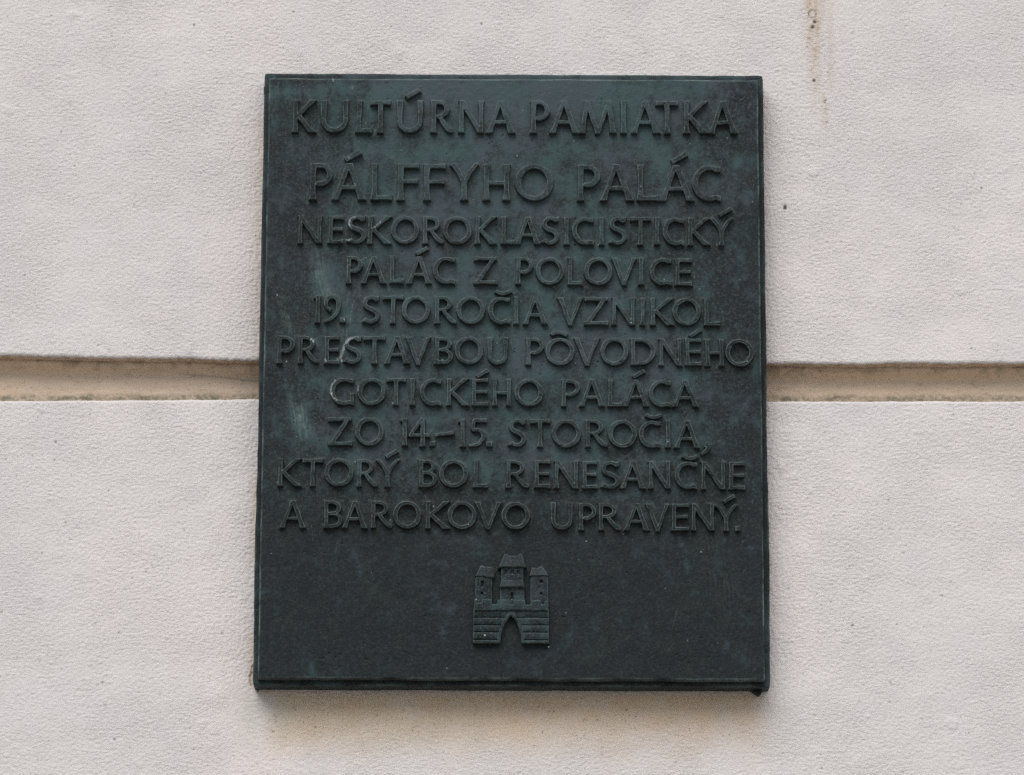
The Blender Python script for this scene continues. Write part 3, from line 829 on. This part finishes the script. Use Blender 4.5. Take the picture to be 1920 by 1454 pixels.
castle = empty('castle_emblem', plaque)
ES = .3
def relief_piece(name, pts, height, extra=None, soft=.9):
    xs_ = [ex(a) for a, _ in pts]; zs_ = [ez(b) for _, b in pts]
    i0 = math.floor((min(xs_) - 2 - PX0) / ES); i1 = math.ceil((max(xs_) + 2 - PX0) / ES)
    j0 = math.floor((min(zs_) - 2 - PZ0) / ES); j1 = math.ceil((max(zs_) + 2 - PZ0) / ES)
    xa = PX0 + ES * np.arange(i0, i1 + 1); za = PZ0 + ES * np.arange(j0, j1 + 1)
    X, Z = np.meshgrid(xa, za)
    D = poly_d(pts, X + .3 * perlin(X / 6, Z / 6, 501) + .08 * perlin(X / 1.6, Z / 1.6, 507), Z + .3 * perlin(X / 6, Z / 6, 503) + .08 * perlin(X / 1.6, Z / 1.6, 509))
    top = height(X, Z) if callable(height) else np.full(X.shape, float(height))
    edge = np.exp(-((D - .55) / .40) ** 2) * 1.0
    if name in ('tower', 'oriel', 'tower_roof'):
        cxm = (min(xs_) + max(xs_)) / 2; hwm = (max(xs_) - min(xs_)) / 2
        top = top + 1.6 * np.sqrt(np.clip(1 - ((X - cxm) / hwm) ** 2, 0, 1)) - .8
    if extra:
        top, edge = extra(X, Z, D, top, edge)
    prof = np.interp(D, [-.45, .35, .7, 1.0], [0, .86, .97, 1.0])
    top = top * 1.3
    h = -1.0 + (top + 1.0) * prof + np.where(D > .2, .15 * fbm(X / 2.5, Z / 2.5, 511, 2), 0)
    sp = np.zeros_like(D); splat(xa, za, [(ex(457), ez(1208), .9, 1.0), (ex(345), ez(765), .8, .8)], sp, .4)
    on = D > -.45
    keep = on[:-1, :-1] | on[1:, :-1] | on[:-1, 1:] | on[1:, 1:]
    P = np.stack([X, Y_PANEL - h, Z], -1) * MM
    grid_mesh(name, P, BRONZE, castle, keep, dict(edge=np.clip(edge, 0, 1), grime=.4 * (D < .5), white=np.maximum(sp, .48 * edge * sstep(.25, .8, -np.gradient(D, ES, axis=0)) * np.clip(.5 + fbm(X / 5, Z / 5, 521, 2), 0, 1)), pit=np.zeros_like(D), patina=patina_at(X, Z) + .26))  # upper edges whitened: light catching them, painted into the colour

def arch_pts(w0, w1, apex, foot, n=12):
    cx = (w0 + w1) / 2
    L_ = bez((w0, foot), (w0 + 10, foot - 150), (cx - 85, apex + 95), (cx, apex), n)
    R_ = bez((cx, apex), (cx + 85, apex + 95), (w1 - 10, foot - 150), (w1, foot), n)
    return [tuple(q) for q in L_] + [tuple(q) for q in R_[1:]]
ARCH = arch_pts(645, 912, 958, 1303)
gate = [(308, 1303), (312, 880), (1250, 880), (1247, 1303)] + ARCH[::-1]
def gate_extra(X, Z, D, top, edge):
    da = poly_d(ARCH, X, Z)
    rim = sstep(-3.6, -2.9, da) * (X > -99)
    for py in (988, 1080, 1168, 1262):
        zz = ez(py) + .15 * perlin(X / 7, X * 0 + py, 3)
        ln = np.exp(-((Z - zz) / .38) ** 2) * (1 - rim)
        top = top - 1.7 * ln
        edge = np.maximum(edge, .75 * np.exp(-((Z - zz + .55) / .32) ** 2) * (1 - rim))
    cz = (Z - ez(1262)) / (ez(1168) - ez(1262))
    top = top + .9 * rim + .45 * np.abs(np.sin(np.pi * cz)) * (1 - rim)
    edge = np.maximum(edge, .5 * np.exp(-((da + 3.3) / .35) ** 2))
    return top, edge
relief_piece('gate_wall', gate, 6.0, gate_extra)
bat = [(318, 905), (318, 765), (350, 770), (352, 812), (412, 812), (412, 768), (545, 765), (547, 826), (602, 826), (608, 770), (762, 768), (764, 830),
       (808, 830), (812, 770), (955, 770), (962, 830), (1025, 830), (1020, 778), (1155, 778), (1158, 826), (1192, 826), (1194, 780), (1246, 782), (1246, 905)]
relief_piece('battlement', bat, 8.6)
def with_slots(slots):
    def f(X, Z, D, top, edge):
        for (a, b, c, d) in slots:
            q = poly_d([(a, b), (c, b), (c, d), (a, d)], X, Z)
            top = top - 2.4 * sstep(-.25, .35, q)
            edge = np.maximum(edge, .8 * np.exp(-((Z - ez(d) + .5) / .4) ** 2) * (np.abs(X - ex((a + c) / 2)) < 1.2))
        return top, edge
    return f
def roof_h(pt, pb, h0, h1):
    return lambda X, Z: h0 + (h1 - h0) * np.clip((ez(pt) - Z) / (ez(pt) - ez(pb)), 0, 1)
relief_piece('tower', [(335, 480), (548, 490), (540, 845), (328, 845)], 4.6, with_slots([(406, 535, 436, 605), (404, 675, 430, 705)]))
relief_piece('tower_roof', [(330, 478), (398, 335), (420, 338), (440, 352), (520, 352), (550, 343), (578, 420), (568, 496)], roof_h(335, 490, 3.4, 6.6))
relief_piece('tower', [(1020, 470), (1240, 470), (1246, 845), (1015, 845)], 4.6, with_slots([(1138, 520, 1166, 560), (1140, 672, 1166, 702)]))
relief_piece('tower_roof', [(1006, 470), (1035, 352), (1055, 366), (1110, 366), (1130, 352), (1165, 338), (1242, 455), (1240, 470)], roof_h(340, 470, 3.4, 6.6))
def oriel_extra(X, Z, D, top, edge):
    for cx_ in (715, 790, 868):
        q = poly_d([(cx_ - 14, 410), (cx_ + 14, 410), (cx_ + 14, 455), (cx_ - 14, 455)], X, Z)
        top = top - 1.1 * sstep(-.3, .3, q)
        edge = np.maximum(edge, .5 * np.exp(-((Z - ez(458) + .3) / .4) ** 2) * (np.abs(X - ex(cx_)) < 1.4))
    top = top + 2.0 * sstep(ez(535), ez(610), Z)
    edge = np.maximum(edge, .5 * np.exp(-((Z - ez(535)) / .35) ** 2))
    return top, edge
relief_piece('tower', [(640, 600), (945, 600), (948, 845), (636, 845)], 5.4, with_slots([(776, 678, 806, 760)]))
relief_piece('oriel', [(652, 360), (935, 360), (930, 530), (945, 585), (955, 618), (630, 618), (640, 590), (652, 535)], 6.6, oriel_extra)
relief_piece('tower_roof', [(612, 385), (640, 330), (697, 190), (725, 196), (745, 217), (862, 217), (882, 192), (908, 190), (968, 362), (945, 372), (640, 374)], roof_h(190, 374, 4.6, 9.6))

# -- the raised panel: cast face with pits, brush marks, a soft rim and a fillet round each letter
FX, FZ = np.meshgrid(fx, fz)
dn = np.clip(-D_FIELD, 0, 9)
hf = .22 * fbm(FX / 26, FZ / 26, 601, 3) + .10 * fbm(FX / 5, FZ / 5, 605, 2) + .35 * perlin(FX / 90, FZ / 90, 609)
hf += .55 * np.exp(-dn / 1.1) * (.8 + .6 * perlin(FX / 12, FZ / 12, 611))
halo = np.exp(-((dn - 2.6) / .9) ** 2)
pit = np.zeros_like(FX)
cl = [(rng.uniform(-285, 285), rng.uniform(-355, 355), rng.uniform(8, 40)) for _ in range(34)] + [(-235, -40, 45), (-110, 300, 60), (-250, -300, 30), (200, -330, 40), (60, 330, 60)]
pp = []
for (cx_, cz_, s_) in cl:
    for _ in range(rng.integers(8, 30)):
        pp.append((cx_ + rng.normal(0, s_), cz_ + rng.normal(0, s_ * .6), rng.choice([.5, .7, .9, 1.2], p=[.45, .3, .18, .07]), rng.uniform(.4, 1)))
pp = [q for q in pp if abs(q[0]) < 287 and -362 < q[1] < 357]
splat(fx, fz, pp, pit, .5)
pit *= (D_FIELD < -.8)
hf -= .9 * pit
hf *= np.minimum(1, np.minimum.reduce([FX - PX0, PX1 - FX, FZ - PZ0, PZ1 - FZ]) / 4 + .15)
rim = np.minimum.reduce([FX - PX0, PX1 - FX, FZ - PZ0, PZ1 - FZ])
edge = np.exp(-((rim - .6) / .9) ** 2) * (.55 + .7 * fbm(FX / 40, FZ / 40, 615, 2))
edge = np.maximum(edge, .22 * halo * sstep(0, .6, fbm(FX / 9, FZ / 9, 617, 2)))
# fine scratches and wipe marks
for _ in range(100):
    x0_, z0_ = rng.uniform(-285, 285), rng.uniform(-355, 355)
    a_ = rng.normal(R(85), R(16)); l_ = rng.uniform(5, 42)
    p_ = [(x0_, z0_, .32), (x0_ + l_ * math.cos(a_), z0_ + l_ * math.sin(a_), .22)]
    i0, i1 = np.searchsorted(fx, [min(q[0] for q in p_) - 2, max(q[0] for q in p_) + 2])
    j0, j1 = np.searchsorted(fz, [min(q[1] for q in p_) - 2, max(q[1] for q in p_) + 2])
    edge[j0:j1, i0:i1] = np.maximum(edge[j0:j1, i0:i1], rng.uniform(.06, .30) * seg_mask(FX[j0:j1, i0:i1], FZ[j0:j1, i0:i1], p_))
for (bx_, bz_, sx_, sz_, a_) in ((-250, -58, 9, 26, .75), (-226, 108, 10, 34, .60), (-203, 60, 8, 22, .35), (-190, 232, 14, 16, .30), (-268, 60, 8, 40, .25), (-150, 100, 60, 8, .18), (245, -250, 22, 50, .10)):
    e_ = ((FX - bx_ + .22 * (FZ - bz_)) / sx_) ** 2 + ((FZ - bz_) / sz_) ** 2
    st_ = np.clip(.45 + 1.1 * fbm(FX / 2.2 + FZ / 16, FZ / 22, 641, 3), 0, 1)
    edge = np.maximum(edge, a_ * np.exp(-e_) * st_)
grime = np.clip(np.exp(-dn / 2.2) * 1.0 + .15 * sstep(.05, .6, fbm(FX / 45, FZ / 45, 621, 3)), 0, 1)
white = white_at(fx, fz); sp = np.zeros_like(FX); splat(fx, fz, SPOTS, sp, .4)
def ring(a, ins):
    """add rows at the border so the face turns over its rim and runs back to the plate"""
    return np.pad(a, 1, mode='edge')
xr_ = np.pad(fx, 1, mode='edge'); zr_ = np.pad(fz, 1, mode='edge')
RX, RZ = np.meshgrid(xr_, zr_)
depth = np.pad(hf, 1, mode='edge')
rim2 = np.pad(rim, 1, mode='edge')
Yp = Y_PANEL - depth + np.interp(rim2, [0, .8, 1.6, 2.4], [.7, .12, .0, 0])
border = np.zeros_like(Yp, bool); border[0] = border[-1] = True; border[:, 0] = border[:, -1] = True
Yp = np.where(border, Y_PLATE + 1.5, Yp)
wv = .8 * perlin(RZ / 120, RX * 0, 631) + .35 * perlin(RZ / 25, RX * 0, 633)
RX2 = RX + wv * np.exp(-(RX - PX0) / 12.) - wv * np.exp(-(PX1 - RX) / 12.)
wv = .8 * perlin(RX / 120, RZ * 0, 635) + .35 * perlin(RX / 25, RZ * 0, 637)
RZ2 = RZ + wv * np.exp(-(RZ - PZ0) / 12.) - wv * np.exp(-(PZ1 - RZ) / 12.)
P = np.stack([RX2, Yp, RZ2], -1) * MM
pd = lambda a: np.pad(a, 1, mode='edge')
grid_mesh('panel', P, BRONZE, plaque, None, dict(edge=np.clip(pd(edge), 0, 1), grime=pd(grime), white=np.maximum(pd(white), pd(sp)), pit=pd(pit), patina=pd(patina_at(FX, FZ))))

# -- the back plate
def frame_axis(lo, hi):
    return np.concatenate([[lo, lo, lo], [lo + .6, lo + 1.4, lo + 3], np.arange(lo + 5, hi - 4.9, 2.0), [hi - 3, hi - 1.4, hi - .6], [hi, hi, hi]])
bx = frame_axis(-300, 300); bz = frame_axis(-375, 375)
BX, BZ = np.meshgrid(bx, bz)
n_, m_ = BX.shape
ii = np.minimum.reduce([np.arange(m_)[None, :].repeat(n_, 0), np.arange(m_)[::-1][None, :].repeat(n_, 0), np.arange(n_)[:, None].repeat(m_, 1), np.arange(n_)[::-1][:, None].repeat(m_, 1)])
off = np.interp(ii, [0, 1, 2, 3, 4, 5], [33.0, 16.0, .8, .2, .04, 0])
BY = Y_PLATE + off - .12 * fbm(BX / 8, BZ / 8, 701, 2) * (ii > 2)
wz_ = 1.0 * perlin(BZ / 150, BX * 0, 711) + .4 * perlin(BZ / 22, BX * 0, 713)
wx_ = 1.0 * perlin(BX / 150, BZ * 0, 715) + .4 * perlin(BX / 22, BZ * 0, 717)
BXs = BX * 1.0022 + wz_ * np.sign(BX) * np.clip(np.abs(BX) - 280, 0, 20) / 20
BZs = BZ + wx_ * np.sign(BZ) * np.clip(np.abs(BZ) - 355, 0, 20) / 20
# rounded corners
cr_ = np.clip(np.abs(BX) - 294, 0, 6) * np.clip(np.abs(BZ) - 369, 0, 6) / 36
BXs = BXs - np.sign(BX) * cr_ * .7; BZs = BZs - np.sign(BZ) * cr_ * .7
P = np.stack([BXs, BY, BZs], -1) * MM
eb = np.exp(-((ii - 3) / .9) ** 2) * .6
wb = white_at(bx, bz); 
grid_mesh('back_plate', P, BRONZE, plaque, None, dict(edge=eb * np.clip(.4 + fbm(BX / 30, BZ / 30, 721, 2), 0, 1), grime=.1 * np.ones_like(BX), white=wb, pit=np.zeros_like(BX), patina=patina_at(BX, BZ) * .8 + .40 * sstep(-180, -365, BZ)))  # patina lifted towards the bottom: light on the ledge put into the colour

# -- mounting lugs that show at the edges of the plate
def lug(cx_, cz_, pts, y0, y1):
    n = len(pts)
    v = [(cx_ + a, y, cz_ + b) for y in (y0, y1) for a, b in pts]
    f = [tuple(range(n))[::-1], tuple(range(n, 2 * n))] + [(i, (i + 1) % n, n + (i + 1) % n, n + i) for i in range(n)]
    me = bpy.data.meshes.new('mounting_lug')
    me.from_pydata([tuple(c * MM for c in q) for q in v], [], f)
    me.update(); me.materials.append(BRONZE)
    import bmesh
    b = bmesh.new(); b.from_mesh(me)
    bmesh.ops.recalc_face_normals(b, faces=b.faces)
    bmesh.ops.bevel(b, geom=list(b.edges), offset=.9 * MM, segments=2, affect='EDGES', profile=.5)
    b.to_mesh(me); b.free()
    o = bpy.data.objects.new('mounting_lug', me); COL.objects.link(o); o.parent = plaque
lug(285, -374, [(-10, 3), (7, 3), (7, -3), (4.5, -6.6), (2.5, -7.0), (-2, -4)], -12, 2)
lug(-300.5, 357, [(-1.6, 4), (4, 5), (4, -6), (-1.2, -5)], -22, 2)
